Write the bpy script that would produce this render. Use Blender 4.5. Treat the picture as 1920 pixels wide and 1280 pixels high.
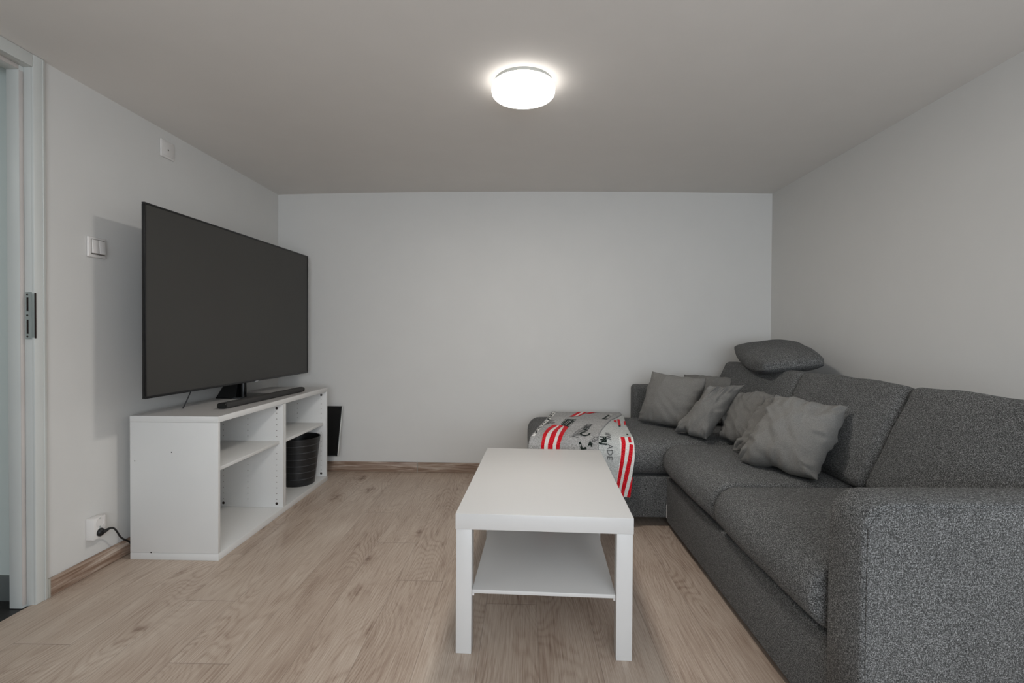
import bpy, bmesh, math, random
from mathutils import Vector, Matrix, noise
random.seed(3)
for o in list(bpy.data.objects): bpy.data.objects.remove(o)
scn = bpy.context.scene
COL = scn.collection
PI = math.pi

# ------------------------------------------------------------------ camera, world, light, exposure
cam_d = bpy.data.cameras.new('camera'); cam = bpy.data.objects.new('camera', cam_d); COL.objects.link(cam)
F_PX, YAW, PIT, ROLL = 933.9, .0257, .0123, .0057
cam_d.sensor_fit = 'HORIZONTAL'; cam_d.sensor_width = 36; cam_d.lens = F_PX/1920*36
cam_d.shift_y = -(640-638.2)/1920; cam_d.clip_start = .02
fw = Vector((-math.sin(YAW)*math.cos(PIT), math.cos(YAW)*math.cos(PIT), -math.sin(PIT)))
r0 = Vector((math.cos(YAW), math.sin(YAW), 0)); u0 = r0.cross(fw)
rt = r0*math.cos(ROLL)+u0*math.sin(ROLL); up = u0*math.cos(ROLL)-r0*math.sin(ROLL)
m = Matrix((rt, up, -fw)).transposed().to_4x4(); m.translation = Vector((0, 0, 1.0)); cam.matrix_world = m
scn.camera = cam

w = bpy.data.worlds.new('world'); scn.world = w; w.use_nodes = True
w.node_tree.nodes['Background'].inputs[0].default_value = (.75, .86, 1, 1)
w.node_tree.nodes['Background'].inputs[1].default_value = .6

def area(name, loc, rot, sx, sy, power, col):
    d = bpy.data.lights.new(name, 'AREA'); d.shape = 'RECTANGLE'; d.size = sx; d.size_y = sy
    d.energy = power; d.color = col
    o = bpy.data.objects.new(name, d); COL.objects.link(o); o.location = loc; o.rotation_euler = rot
    return o
# daylight entering through the window in the wall behind the camera
area('window_daylight', (.45, -1.50, 1.15), (PI/2+.18, 0, 0), 2.2, 1.3, 47, (.83, .91, 1))
# hallway ceiling lamp beyond the door opening
area('hallway_lamp', (-2.5, .9, 1.93), (0, 0, 0), .5, .5, 1.7, (.97, 1, .96))
LAMP = 76.0
scn.view_settings.view_transform = 'Standard'; scn.view_settings.look = 'None'
scn.view_settings.gamma = 1; scn.view_settings.use_curve_mapping = False
scn.view_settings.exposure = .40

# ------------------------------------------------------------------ helpers
L, R, B, C = -1.793, 1.742, 3.577, 2.003
RY = -1.55

def link(name, me, mat, parent=None, label=None):
    o = bpy.data.objects.new(name, me); COL.objects.link(o)
    if mat:
        for mm in (mat if isinstance(mat, (list, tuple)) else [mat]): me.materials.append(mm)
    if parent: o.parent = parent
    if label: o['label'] = label
    return o

def obj(name, bm, mat, parent=None, label=None, smooth=False, auto=None):
    me = bpy.data.meshes.new(name)
    bmesh.ops.recalc_face_normals(bm, faces=bm.faces)
    for f in bm.faces: f.smooth = bool(smooth or auto)
    if auto:
        for e in bm.edges:
            if len(e.link_faces) == 2 and e.calc_face_angle(0) > auto: e.smooth = False
    bm.to_mesh(me); bm.free()
    return link(name, me, mat, parent, label)

def tag(o, label=None, cat=None, group=None, kind=None):
    if label: o['label'] = label
    if cat: o['category'] = cat
    if group: o['group'] = group
    if kind: o['kind'] = kind
    return o

def empty(name, loc, rz=0):
    o = bpy.data.objects.new(name, None); COL.objects.link(o); o.location = loc; o.rotation_euler = (0, 0, rz)
    o.empty_display_size = .1
    return o

def place(o, parent):
    """parts are modelled in room coordinates; keep them there under their thing"""
    bpy.context.view_layer.update()
    o.parent = parent
    o.matrix_parent_inverse = parent.matrix_world.inverted()
    return o

def box(bm, x0, x1, y0, y1, z0, z1, bev=0, seg=2):
    vs = [bm.verts.new((x, y, z)) for x in (x0, x1) for y in (y0, y1) for z in (z0, z1)]
    fs = [bm.faces.new([vs[i] for i in q]) for q in ((0, 1, 3, 2), (4, 6, 7, 5), (0, 4, 5, 1), (2, 3, 7, 6), (0, 2, 6, 4), (1, 5, 7, 3))]
    if bev:
        es = list({e for f in fs for e in f.edges})
        bmesh.ops.bevel(bm, geom=es, offset=bev, segments=seg, affect='EDGES', profile=.5)
    return bm

def B1(name, dims, mat, parent=None, bev=.0015, label=None, seg=2):
    bm = bmesh.new(); box(bm, *dims, bev=bev, seg=seg)
    o = obj(name, bm, mat, None, label, auto=.6)
    if parent: place(o, parent)
    return o

def lathe(bm, prof, cx, cy, cz, n=64, axis='z', cap=True):
    rings = []
    for r, h in prof:
        ring = []
        for i in range(n):
            a = 2*PI*i/n; p = (r*math.cos(a), r*math.sin(a), h)
            if axis == 'x': p = (p[2], p[0], p[1])
            if axis == 'y': p = (p[0], p[2], p[1])
            ring.append(bm.verts.new((cx+p[0], cy+p[1], cz+p[2])))
        rings.append(ring)
    for a, b in zip(rings, rings[1:]):
        for i in range(n): bm.faces.new((a[i], a[(i+1) % n], b[(i+1) % n], b[i]))
    if cap: bm.faces.new(rings[0]); bm.faces.new(rings[-1])
    return bm

def tube(bm, pts, r, n=10):
    pts = [Vector(p) for p in pts]
    # Catmull-Rom
    sm = []
    for i in range(len(pts)-1):
        p0 = pts[max(i-1, 0)]; p1 = pts[i]; p2 = pts[i+1]; p3 = pts[min(i+2, len(pts)-1)]
        for k in range(8):
            t = k/8
            sm.append(.5*((2*p1)+(p2-p0)*t+(2*p0-5*p1+4*p2-p3)*t*t+(3*p1-p0-3*p2+p3)*t**3))
    sm.append(pts[-1])
    rings = []; ref = Vector((.1, .2, 1)).normalized()
    for i, p in enumerate(sm):
        d = (sm[min(i+1, len(sm)-1)]-sm[max(i-1, 0)]).normalized()
        a = d.cross(ref).normalized(); b = d.cross(a)
        rr = r(i/(len(sm)-1)) if callable(r) else r
        rings.append([bm.verts.new(p+(a*math.cos(2*PI*k/n)+b*math.sin(2*PI*k/n))*rr) for k in range(n)])
    for a, b in zip(rings, rings[1:]):
        for i in range(n): bm.faces.new((a[i], a[(i+1) % n], b[(i+1) % n], b[i]))
    bm.faces.new(rings[0]); bm.faces.new(rings[-1])
    return bm

# ------------------------------------------------------------------ materials
def S(c):  # sRGB 0..255 -> linear
    return tuple(((v/255/12.92) if v/255 <= .04045 else ((v/255+.055)/1.055)**2.4) for v in c)+(1,)

class NT:
    def __init__(s, name):
        s.m = bpy.data.materials.new(name); s.m.use_nodes = True; s.t = s.m.node_tree; s.b = s.t.nodes['Principled BSDF']
    def n(s, typ, **kw):
        x = s.t.nodes.new(typ)
        for k, v in kw.items():
            if hasattr(x, k) and k not in ('Scale',): setattr(x, k, v)
            else: x.inputs[k].default_value = v
        return x
    def l(s, a, b): s.t.links.new(a, b)
    def coord(s, scale=(1, 1, 1), loc=(0, 0, 0), rot=(0, 0, 0)):
        tc = s.n('ShaderNodeTexCoord'); mp = s.n('ShaderNodeMapping')
        mp.inputs['Scale'].default_value = scale; mp.inputs['Location'].default_value = loc; mp.inputs['Rotation'].default_value = rot
        s.l(tc.outputs['Object'], mp.inputs['Vector']); return mp.outputs[0]
    def noise(s, vec, scale, detail=2, rough=.5, dist=0):
        x = s.n('ShaderNodeTexNoise'); x.inputs['Scale'].default_value = scale; x.inputs['Detail'].default_value = detail
        x.inputs['Roughness'].default_value = rough; x.inputs['Distortion'].default_value = dist
        if vec is not None: s.l(vec, x.inputs['Vector'])
        return x.outputs['Fac']
    def ramp(s, fac, stops, interp='LINEAR'):
        x = s.n('ShaderNodeValToRGB'); e = x.color_ramp.elements; x.color_ramp.interpolation = interp
        e[0].position, e[0].color = stops[0]; e[1].position, e[1].color = stops[-1]
        for p, c in stops[1:-1]:
            q = e.new(p); q.color = c
        s.l(fac, x.inputs[0]); return x.outputs[0]
    def math(s, op, a, b=None, c=None):
        x = s.n('ShaderNodeMath'); x.operation = op
        for i, v in enumerate((a, b, c)):
            if v is None: continue
            if isinstance(v, (int, float)): x.inputs[i].default_value = v
            else: s.l(v, x.inputs[i])
        return x.outputs[0]
    def mix(s, f, a, b, typ='MIX'):
        x = s.n('ShaderNodeMixRGB'); x.blend_type = typ
        for i, v in enumerate((f, a, b)):
            if isinstance(v, (int, float)): x.inputs[i].default_value = v
            elif isinstance(v, tuple): x.inputs[i].default_value = v
            else: s.l(v, x.inputs[i])
        return x.outputs[0]
    def bump(s, h, st, dist=.001):
        x = s.n('ShaderNodeBump'); x.inputs['Strength'].default_value = st; x.inputs['Distance'].default_value = dist
        s.l(h, x.inputs['Height']); s.l(x.outputs[0], s.b.inputs['Normal'])

def plain(name, c, rough=.5, metal=0, bump=None, spec=.5, var=.02):
    t = NT(name); t.b.inputs['Roughness'].default_value = rough; t.b.inputs['Metallic'].default_value = metal
    t.b.inputs['Specular IOR Level'].default_value = spec
    v = t.coord(); f = t.noise(v, 6, 3)
    a = tuple(max(0, x*(1-var)) for x in c[:3])+(1,); b = tuple(min(1, x*(1+var)) for x in c[:3])+(1,)
    t.l(t.ramp(f, [(.3, a), (.7, b)]), t.b.inputs['Base Color'])
    if bump: t.bump(t.noise(v, bump[0], 3), bump[1], bump[2])
    return t.m

M = {}
M['wall'] = plain('painted_wall', S((216, 214, 210)), .85, bump=(160, .25, .0006), spec=.2, var=.01)
M['ceiling'] = plain('painted_ceiling', S((226, 222, 217)), .9, bump=(120, .3, .0006), spec=.15, var=.01)
M['trim'] = plain('white_trim_paint', S((208, 210, 206)), .4, var=.01)
M['gasket'] = plain('pale_gasket', S((196, 189, 184)), .7, bump=(60, .4, .001), var=.05)
M['hall'] = plain('hallway_paint', S((196, 203, 198)), .85, var=.01)
M['hallfloor'] = plain('dark_hall_floor', S((38, 36, 35)), .4, var=.3)
M['hallbase'] = plain('grey_hall_baseboard', S((92, 96, 94)), .6, var=.05)
M['whitelam'] = plain('white_laminate', S((222, 221, 218)), .38, bump=(30, .05, .001), var=.008)
M['benchtop'] = plain('grey_bench_top', S((196, 193, 190)), .35, bump=(30, .05, .001), var=.008)
M['tablewhite'] = plain('white_table_foil', S((208, 206, 203)), .34, bump=(25, .04, .001), var=.006)
M['plastic'] = plain('white_plastic', S((226, 222, 218)), .35, var=.005)
M['plasticgrey'] = plain('shadow_gap_plastic', S((120, 116, 110)), .5)
M['metal'] = plain('brushed_zinc', S((176, 184, 181)), .5, .5, bump=(200, .2, .0005))
M['darkhole'] = plain('dark_recess', S((30, 16, 12)), .9)
M['cam'] = plain('dark_fastener', S((58, 50, 46)), .4, .6)
M['hole'] = plain('drilled_hole_shade', S((158, 152, 145)), .9)
M['tvframe'] = plain('black_tv_frame', S((20, 20, 21)), .35)
M['blackgloss'] = plain('black_gloss_plastic', S((14, 14, 15)), .22)
M['cord'] = plain('black_cord_rubber', S((16, 16, 16)), .5)
M['soundbar'] = plain('dark_soundbar_cloth', S((52, 50, 48)), .8, bump=(900, .5, .0006))
M['rubber'] = plain('black_leg_plastic', S((18, 18, 18)), .5)
M['lampbase'] = plain('lamp_base_metal', S((150, 152, 148)), .5)
M['logo'] = plain('grey_logo_tab', S((150, 150, 150)), .35)

def screen():
    t = NT('matte_dark_screen'); t.l(t.ramp(t.noise(t.coord(), 2, 2), [(.3, S((60, 58, 55))), (.7, S((62, 61, 58)))]), t.b.inputs['Base Color'])
    t.b.inputs['Roughness'].default_value = .42; t.b.inputs['Specular IOR Level'].default_value = .35
    return t.m
M['screen'] = screen()
def panelglass():
    t = NT('black_panel_glass'); v = t.coord()
    t.l(t.ramp(t.noise(v, 4, 2), [(.4, S((16, 16, 16))), (.7, S((26, 26, 26)))]), t.b.inputs['Base Color'])
    t.b.inputs['Roughness'].default_value = .12; return t.m
M['panel'] = panelglass()

def lampmat():
    t = NT('glowing_lamp_diffuser'); t.l(t.ramp(t.noise(t.coord(), 3, 1), [(0, (1, .955, .90, 1)), (1, (1, .96, .91, 1))]), t.b.inputs['Emission Color'])
    t.b.inputs['Emission Strength'].default_value = LAMP; t.b.inputs['Base Color'].default_value = (.9, .9, .9, 1); return t.m
M['lamp'] = lampmat()
def lampside():
    t = NT('lamp_diffuser_side'); t.l(t.ramp(t.noise(t.coord(), 3, 1), [(0, (1, .955, .90, 1)), (1, (1, .96, .91, 1))]), t.b.inputs['Emission Color'])
    t.b.inputs['Emission Strength'].default_value = 3.0; t.b.inputs['Base Color'].default_value = (.9, .9, .9, 1); return t.m
M['lampside'] = lampside()
def lampgroove():
    t = NT('lamp_diffuser_groove'); t.l(t.ramp(t.noise(t.coord(), 3, 1), [(0, (1, .955, .90, 1)), (1, (1, .96, .91, 1))]), t.b.inputs['Emission Color'])
    t.b.inputs['Emission Strength'].default_value = .5; t.b.inputs['Base Color'].default_value = (.2, .2, .2, 1); return t.m
M['groove'] = lampgroove()

def floormat():
    t = NT('oak_laminate'); tc = t.n('ShaderNodeTexCoord'); sx = t.n('ShaderNodeSeparateXYZ'); t.l(tc.outputs['Object'], sx.inputs[0])
    X, Y = sx.outputs[0], sx.outputs[1]
    W, LEN = .187, 1.85
    xr = t.math('DIVIDE', t.math('ADD', X, 5.0+.0), W)
    row = t.math('FLOOR', xr); fx = t.math('FRACT', xr)
    wn = t.n('ShaderNodeTexWhiteNoise'); wn.noise_dimensions = '1D'; t.l(row, wn.inputs['W'])
    yo = t.math('ADD', t.math('DIVIDE', Y, LEN), t.math('MULTIPLY', wn.outputs['Value'], 7.0))
    cell = t.math('FLOOR', yo); fy = t.math('FRACT', yo)
    cx = t.n('ShaderNodeCombineXYZ'); t.l(row, cx.inputs[0]); t.l(cell, cx.inputs[1])
    wn2 = t.n('ShaderNodeTexWhiteNoise'); wn2.noise_dimensions = '2D'; t.l(cx.outputs[0], wn2.inputs['Vector'])
    r2 = wn2.outputs['Value']
    # plank local coordinates, offset per plank
    pc = t.n('ShaderNodeCombineXYZ')
    t.l(t.math('ADD', X, t.math('MULTIPLY', r2, 31.0)), pc.inputs[0]); t.l(t.math('ADD', Y, t.math('MULTIPLY', r2, 57.0)), pc.inputs[1])
    def st(sx_, sy_, src=pc.outputs[0]):
        mp = t.n('ShaderNodeMapping'); mp.inputs['Scale'].default_value = (sx_, sy_, 1); t.l(src, mp.inputs['Vector']); return mp.outputs[0]
    # cathedral rings: contour bands of a stretched smooth noise
    base = t.noise(st(5.0, 1.0), 1.0, 1.5, .45, .25)
    rings = t.math('SINE', t.math('MULTIPLY', base, 250.0))
    rings = t.math('MULTIPLY_ADD', rings, .5, .5)
    rings = t.math('POWER', rings, 2.2)
    region = t.ramp(t.noise(st(3.0, .9), 1.0, 1), [(.38, (.15, .15, .15, 1)), (.62, (1, 1, 1, 1))])
    # fine fibres
    fib = t.noise(st(330, 6.0), 1.0, 4, .7)
    fib2 = t.noise(st(90, 2.2), 1.0, 3, .6)
    blotch = t.noise(st(9, 2.2), 1.0, 3, .55)
    # knots
    vo = t.n('ShaderNodeTexVoronoi'); vo.inputs['Scale'].default_value = 1.0; t.l(st(5.2, 2.1), vo.inputs['Vector'])
    knot = t.ramp(vo.outputs['Distance'], [(.03, (1, 1, 1, 1)), (.20, (0, 0, 0, 1))])
    knot = t.math('MULTIPLY', knot, t.ramp(t.noise(st(30, 18), 1.0, 3), [(.35, (0, 0, 0, 1)), (.6, (1, 1, 1, 1))]))
    g = t.math('MULTIPLY', t.math('MULTIPLY', rings, region), .22)
    g = t.math('ADD', g, t.math('MULTIPLY', t.math('SUBTRACT', fib, .5), 1.55))
    g = t.math('ADD', g, t.math('MULTIPLY', t.math('SUBTRACT', fib2, .5), .45))
    g = t.math('ADD', g, t.math('MULTIPLY', t.math('SUBTRACT', blotch, .5), .7))
    g = t.math('ADD', g, t.math('MULTIPLY', t.math('SUBTRACT', r2, .5), .16))
    g = t.math('ADD', g, t.math('MULTIPLY', knot, .55))
    g = t.math('ADD', g, .40)
    col = t.ramp(g, [(.0, S((206, 192, 177))), (.42, S((184, 166, 150))), (.75, S((158, 137, 121))), (1, S((116, 94, 80)))])
    # plank joints
    e1 = t.math('LESS_THAN', t.math('MINIMUM', fx, t.math('SUBTRACT', 1, fx)), .0055)
    e2 = t.math('LESS_THAN', t.math('MINIMUM', fy, t.math('SUBTRACT', 1, fy)), .0010)
    e = t.math('MAXIMUM', e1, e2)
    col = t.mix(t.math('MULTIPLY', e, .42), col, S((92, 76, 66)))
    t.l(col, t.b.inputs['Base Color'])
    t.b.inputs['Roughness'].default_value = .42; t.b.inputs['Specular IOR Level'].default_value = .4
    h = t.math('SUBTRACT', t.math('MULTIPLY', fib, -.4), e)
    t.bump(h, .25, .0008)
    return t.m
M['floor'] = floormat()

def basemat(name, ax):
    t = NT(name)
    sc = (1.2, 1, 22) if ax == 'x' else (1, 1.2, 22)
    v = t.coord(scale=sc)
    a = t.noise(v, 2.2, 4, .6, 1.2); b = t.noise(t.coord(scale=(sc[0]*6, sc[1]*6, sc[2]*10)), 1.5, 3)
    g = t.math('ADD', t.math('MULTIPLY', a, .85), t.math('MULTIPLY', b, .15))
    t.l(t.ramp(g, [(.30, S((98, 74, 58))), (.44, S((136, 111, 93))), (.56, S((166, 146, 130))), (.70, S((204, 190, 176)))]), t.b.inputs['Base Color'])
    t.b.inputs['Roughness'].default_value = .45; t.bump(g, .15, .001); return t.m
M['base_x'] = basemat('oak_skirting_back', 'x'); M['base_y'] = basemat('oak_skirting_side', 'y')
M['base_end'] = plain('skirting_end_cap', S((172, 168, 158)), .6, var=.05)

def fabric(name, dark, mid, light, scale, bumpst=.5, cont=1.0):
    t = NT(name); v = t.coord()
    a = t.noise(v, scale, 2, .7)
    b = t.noise(t.coord(scale=(1, 1, .35)), scale*1.25, 1, .6)
    c = t.noise(t.coord(scale=(.35, .35, 1)), scale*1.25, 1, .6)
    g = t.math('ADD', t.math('MULTIPLY', a, .5), t.math('ADD', t.math('MULTIPLY', b, .25), t.math('MULTIPLY', c, .25)))
    sp = .12/cont
    col = t.ramp(g, [(.5-sp, dark), (.5, mid), (.5+sp, light)])
    big = t.noise(v, 3.0, 3)
    col = t.mix(1.0, col, t.ramp(big, [(.3, (.9, .9, .9, 1)), (.7, (1.08, 1.08, 1.08, 1))]), 'MULTIPLY')
    t.l(col, t.b.inputs['Base Color']); t.b.inputs['Roughness'].default_value = .95
    t.b.inputs['Specular IOR Level'].default_value = .1
    t.b.inputs['Sheen Weight'].default_value = .04; t.b.inputs['Sheen Roughness'].default_value = .5
    t.bump(g, bumpst, .002); return t.m
M['sofa'] = fabric('charcoal_melange_weave', S((38, 38, 37)), S((81, 81, 80)), S((154, 154, 153)), 500, .35, 1.05)
M['pillow'] = fabric('soft_grey_cotton', S((104, 102, 99)), S((119, 117, 113)), S((134, 132, 128)), 420, .12, .8)
M['pillowd'] = M['pillow']
M['bl_grey'] = fabric('grey_fleece', S((118, 117, 116)), S((158, 157, 155)), S((186, 185, 183)), 260, .3)
M['bl_pale'] = fabric('pale_grey_fleece', S((150, 152, 150)), S((182, 184, 181)), S((205, 206, 203)), 260, .3)
M['bl_white'] = fabric('white_print_fleece', S((190, 190, 186)), S((218, 216, 211)), S((232, 230, 226)), 260, .25)
M['bl_red'] = fabric('red_print_fleece', S((150, 8, 20)), S((196, 18, 32)), S((224, 60, 66)), 260, .25)
M['bl_black'] = fabric('black_print_fleece', S((14, 18, 16)), S((26, 34, 30)), S((48, 60, 54)), 260, .25)
M['bl_ink'] = fabric('grey_ink_print_fleece', S((60, 60, 60)), S((92, 92, 92)), S((128, 128, 128)), 260, .25)

def binmat():
    t = NT('black_ribbed_plastic'); v = t.coord(scale=(1, 1, 1))
    t.l(t.ramp(t.noise(t.coord(scale=(2, 2, 40)), 8, 3), [(.35, S((20, 20, 21))), (.65, S((38, 38, 39)))]), t.b.inputs['Base Color'])
    t.b.inputs['Roughness'].default_value = .38; return t.m
M['bin'] = binmat()
M['binline'] = plain('grey_bin_groove', S((74, 74, 76)), .4)  # groove rings, a lighter grey than the basket body

# ------------------------------------------------------------------ room shell
def struct(o): o['kind'] = 'structure'; return o
DY0, DY1, DZ = .86, 1.795, 1.985     # door opening (rough) in wall_left
WT = .085
struct(B1('floor', (L-.008, R+.05, RY, B+.05, -.06, 0), M['floor'], bev=0))
# ceiling: gently bowed slab
bm = bmesh.new()
nx, ny = 40, 4
def cz(x): return C+.020*(1-((x-.0)/1.78)**2)
g = [[bm.verts.new((L-.1+(R-L+.2)*i/nx, RY-.1+(B-RY+.2)*j/ny, cz(max(L, min(R, L-.1+(R-L+.2)*i/nx))))) for j in range(ny+1)] for i in range(nx+1)]
g2 = [[bm.verts.new((v.co.x, v.co.y, C+.12)) for v in row] for row in g]
for i in range(nx):
    for j in range(ny):
        bm.faces.new((g[i][j], g[i][j+1], g[i+1][j+1], g[i+1][j])); bm.faces.new((g2[i][j], g2[i+1][j], g2[i+1][j+1], g2[i][j+1]))
for i in range(nx):
    bm.faces.new((g[i][0], g[i+1][0], g2[i+1][0], g2[i][0])); bm.faces.new((g[i][ny], g2[i][ny], g2[i+1][ny], g[i+1][ny]))
for j in range(ny):
    bm.faces.new((g[0][j], g2[0][j], g2[0][j+1], g[0][j+1])); bm.faces.new((g[nx][j], g[nx][j+1], g2[nx][j+1], g2[nx][j]))
struct(obj('ceiling', bm, M['ceiling'], smooth=False))
ZT = C+.06
struct(B1('wall_back', (L-.1, R+.1, B, B+.1, -.02, ZT), M['wall'], bev=0))
struct(B1('wall_right', (R, R+.1, RY, B, -.02, ZT), M['wall'], bev=0))
bm = bmesh.new()
box(bm, L-WT, L, DY1, B, -.02, ZT); box(bm, L-WT, L, RY, DY0, -.02, ZT); box(bm, L-WT, L, DY0, DY1, DZ, ZT)
struct(obj('wall_left', bm, M['wall']))
# rear wall with the window opening behind the camera
bm = bmesh.new(); wx0, wx1, wz0, wz1 = -.65, 1.55, .5, 1.8
box(bm, L-.1, wx0, RY-.1, RY, -.02, ZT); box(bm, wx1, R+.1, RY-.1, RY, -.02, ZT)
box(bm, wx0, wx1, RY-.1, RY, -.02, wz0); box(bm, wx0, wx1, RY-.1, RY, wz1, ZT)
struct(obj('wall_rear', bm, M['wall']))
bm = bmesh.new()
box(bm, wx0, wx0+.05, RY-.08, RY-.03, wz0, wz1); box(bm, wx1-.05, wx1, RY-.08, RY-.03, wz0, wz1)
box(bm, wx0+.05, wx1-.05, RY-.08, RY-.03, wz0, wz0+.05); box(bm, wx0+.05, wx1-.05, RY-.08, RY-.03, wz1-.05, wz1)
box(bm, .42, .48, RY-.08, RY-.03, wz0+.05, wz1-.05)
struct(obj('window_1', bm, M['trim']))

# hallway beyond the door opening
struct(B1('wall_hallway', (-3.4, L-WT, 1.812, 1.9, -.03, ZT), M['hall'], bev=0))
struct(B1('wall_hallway_far', (-3.5, -3.4, -.5, 1.9, -.03, ZT), M['hall'], bev=0))
struct(B1('wall_hallway_near', (-3.5, L-WT, -.6, -.5, -.03, ZT), M['hall'], bev=0))
struct(B1('floor_hallway', (-3.5, L-.008, -.5, 1.9, -.06, -.008), M['hallfloor'], bev=0))
struct(B1('ceiling_hallway', (-3.5, L-WT, -.6, 1.9, 2.0, 2.1), M['hall'], bev=0))
struct(B1('baseboard_hallway', (-3.4, L-WT, 1.800, 1.812, -.008, .085), M['hallbase'], bev=.002))

# door frame: casing, rebated jamb, stop
def frame_profile(bm):
    # each piece as box: side post far (faces -y), near post, head
    for s, y in ((1, DY1), (-1, DY0)):
        def yy(a, b):
            return (y-b, y-a) if s == 1 else (y+a, y+b)
        box(bm, L-.025, L+.004, *yy(.0, .030), -.005, DZ, bev=.0015)           # rebate part
        box(bm, L-.072, L-.025, *yy(.0, .046), -.006, DZ, bev=.0015)          # stop part
    box(bm, L-.025, L+.004, DY0+.030, DY1-.030, DZ-.030, DZ, bev=.0015)
    box(bm, L-.072, L-.025, DY0+.046, DY1-.046, DZ-.046, DZ, bev=.0015)
door = empty('door_1', (L, DY1, 0)); struct(door)
bm = bmesh.new(); frame_profile(bm)
place(obj('door_frame', bm, M['trim'], auto=.6), door)
bm = bmesh.new()
CW = .047
for (y0, y1) in ((DY1-.030, DY1-.030+CW), (DY0+.030-CW, DY0+.030)):
    box(bm, L+.0005, L+.012, y0, y1, 0, DZ-.030+CW, bev=.003)
    box(bm, L+.012, L+.0145, y0+.033, y0+.038, 0, DZ-.030+CW-.002, bev=.001)
box(bm, L+.0005, L+.012, DY0+.030, DY1-.030, DZ-.030, DZ-.030+CW, bev=.003)
place(obj('casing', bm, M['trim'], auto=.6), door)
bm = bmesh.new()
box(bm, L-.0265, L-.0235, DY1-.0455, DY1-.0305, 0.004, DZ-.047, bev=.0008)
box(bm, L-.0265, L-.0235, DY0+.047, DY1-.047, DZ-.0455, DZ-.0305, bev=.0008)
place(obj('gasket', bm, M['gasket'], auto=.6), door)
# strike plate with two pockets, lip towards the room
sy = DY1-.030
bm = bmesh.new()
zc = 1.058; x0, x1 = L-.020, L+.003
box(bm, x0, x0+.004, sy-.0022, sy+.001, zc-.086, zc+.086); box(bm, x1-.011, x1, sy-.0022, sy+.001, zc-.086, zc+.086)
for a, b in ((-.086, -.066), (-.014, .016), (.066, .086)):
    box(bm, x0+.004, x1-.011, sy-.0022, sy+.001, zc+a, zc+b)
box(bm, x1, x1+.0115, sy-.0015, sy+.001, zc-.080, zc+.080, bev=.0005)
place(obj('strike_plate', bm, M['metal'], auto=.6, label='zinc strike plate'), door)
for a, b in ((-.066, -.014), (.016, .066)):
    bm = bmesh.new(); box(bm, x0+.004, x1-.011, sy-.0012, sy+.0012, zc+a, zc+b); place(obj('latch_pocket', bm, M['darkhole']), door)
bm = bmesh.new(); box(bm, x1+.0112, x1+.0128, sy-.0028, sy+.0035, zc-.082, zc+.082, bev=.0005)
place(obj('plate_lip', bm, M['darkhole']), door)
for z in (zc-.076, zc+.001, zc+.076):
    bm = bmesh.new(); lathe(bm, [(.0001, -.0034), (.003, -.0034), (.0036, -.0022)], x0+.0075, sy, z, 12, 'y')
    place(obj('screw', bm, M['cam'], auto=.6), door)

# skirting
struct(B1('baseboard_left', (L, L+.013, DY1-.030+CW+.008, B-.013, 0, .070), M['base_y'], bev=.004))
struct(B1('trim_1', (L, L+.014, DY1-.030+CW, DY1-.030+CW+.008, 0, .071), M['base_end'], bev=.001))
struct(B1('baseboard_back', (L+.013, -.772, B-.013, B, 0, .073), M['base_x'], bev=.004))
struct(B1('baseboard_back_right', (-.768, R-.013, B-.013, B, 0, .073), M['base_x'], bev=.004))
struct(B1('trim_2', (-.772, -.768, B-.0135, B, 0, .0735), M['base_end'], bev=.0005))
struct(B1('baseboard_right', (R-.013, R, RY+.0, B-.013, 0, .073), M['base_y'], bev=.004))

# ------------------------------------------------------------------ ceiling lamp
LX, LY = -.012, 2.03
lz = cz(LX)
lamp = empty('ceiling_lamp', (LX, LY, lz))
tag(lamp, 'round white flush ceiling lamp, switched on, in the middle of the ceiling', 'ceiling lamp')
bm = bmesh.new(); lathe(bm, [(.114, .002), (.1165, 0), (.1165, -.006), (.116, -.020), (.112, -.022)], LX, LY, lz, 96)
place(obj('lamp_base', bm, M['lampbase'], auto=.5), lamp)
bm = bmesh.new()
pr = [(.115, -.016), (.1245, -.0175), (.1268, -.020), (.1278, -.028), (.1278, -.044), (.1262, -.051), (.1225, -.0555), (.1115, -.0575)]
lathe(bm, pr, LX, LY, lz, 96, cap=False)
place(obj('lamp_shade', bm, M['lampside'], smooth=True, label='glowing white diffuser'), lamp)
bm = bmesh.new(); lathe(bm, [(.1085, -.0578), (.10, -.0590), (.08, -.0605), (.05, -.0615), (.001, -.062)], LX, LY, lz, 96)
sh = place(obj('lamp_cover', bm, M['lamp'], smooth=True), lamp)
bm = bmesh.new(); lathe(bm, [(.1115, -.0575), (.1100, -.0574), (.1085, -.0578)], LX, LY, lz, 96, cap=False)
place(obj('groove_ring', bm, M['groove'], smooth=True), lamp)

# ------------------------------------------------------------------ switch, blank plate, socket
t = empty('light_switch', (L, 2.035, 1.35)); tag(t, 'white double rocker light switch on the left wall between door frame and television', 'light switch')
B1('switch_frame', (L, L+.010, 1.992, 2.080, 1.309, 1.393), M['plastic'], t, bev=.0045, seg=3)
B1('backing', (L+.006, L+.0125, 2.004, 2.070, 1.321, 1.384), M['plasticgrey'], t, bev=.001)
for y in (2.0055, 2.0378):
    bm = bmesh.new(); box(bm, L+.010, L+.0175, y, y+.0305, 1.3255, 1.3815, bev=.0012)
    for v in bm.verts:
        if v.co.x > L+.014: v.co.x += (1.3535-v.co.z)*.10
    place(obj('rocker', bm, M['plastic'], auto=.6), t)
t = empty('ceiling_outlet_plate', (L, 2.45, 1.908)); tag(t, 'square white blank cover plate high on the left wall just under the ceiling', 'cover plate')
B1('plate', (L, L+.009, 2.404, 2.496, 1.866, 1.952), M['plastic'], t, bev=.004, seg=3)
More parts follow.
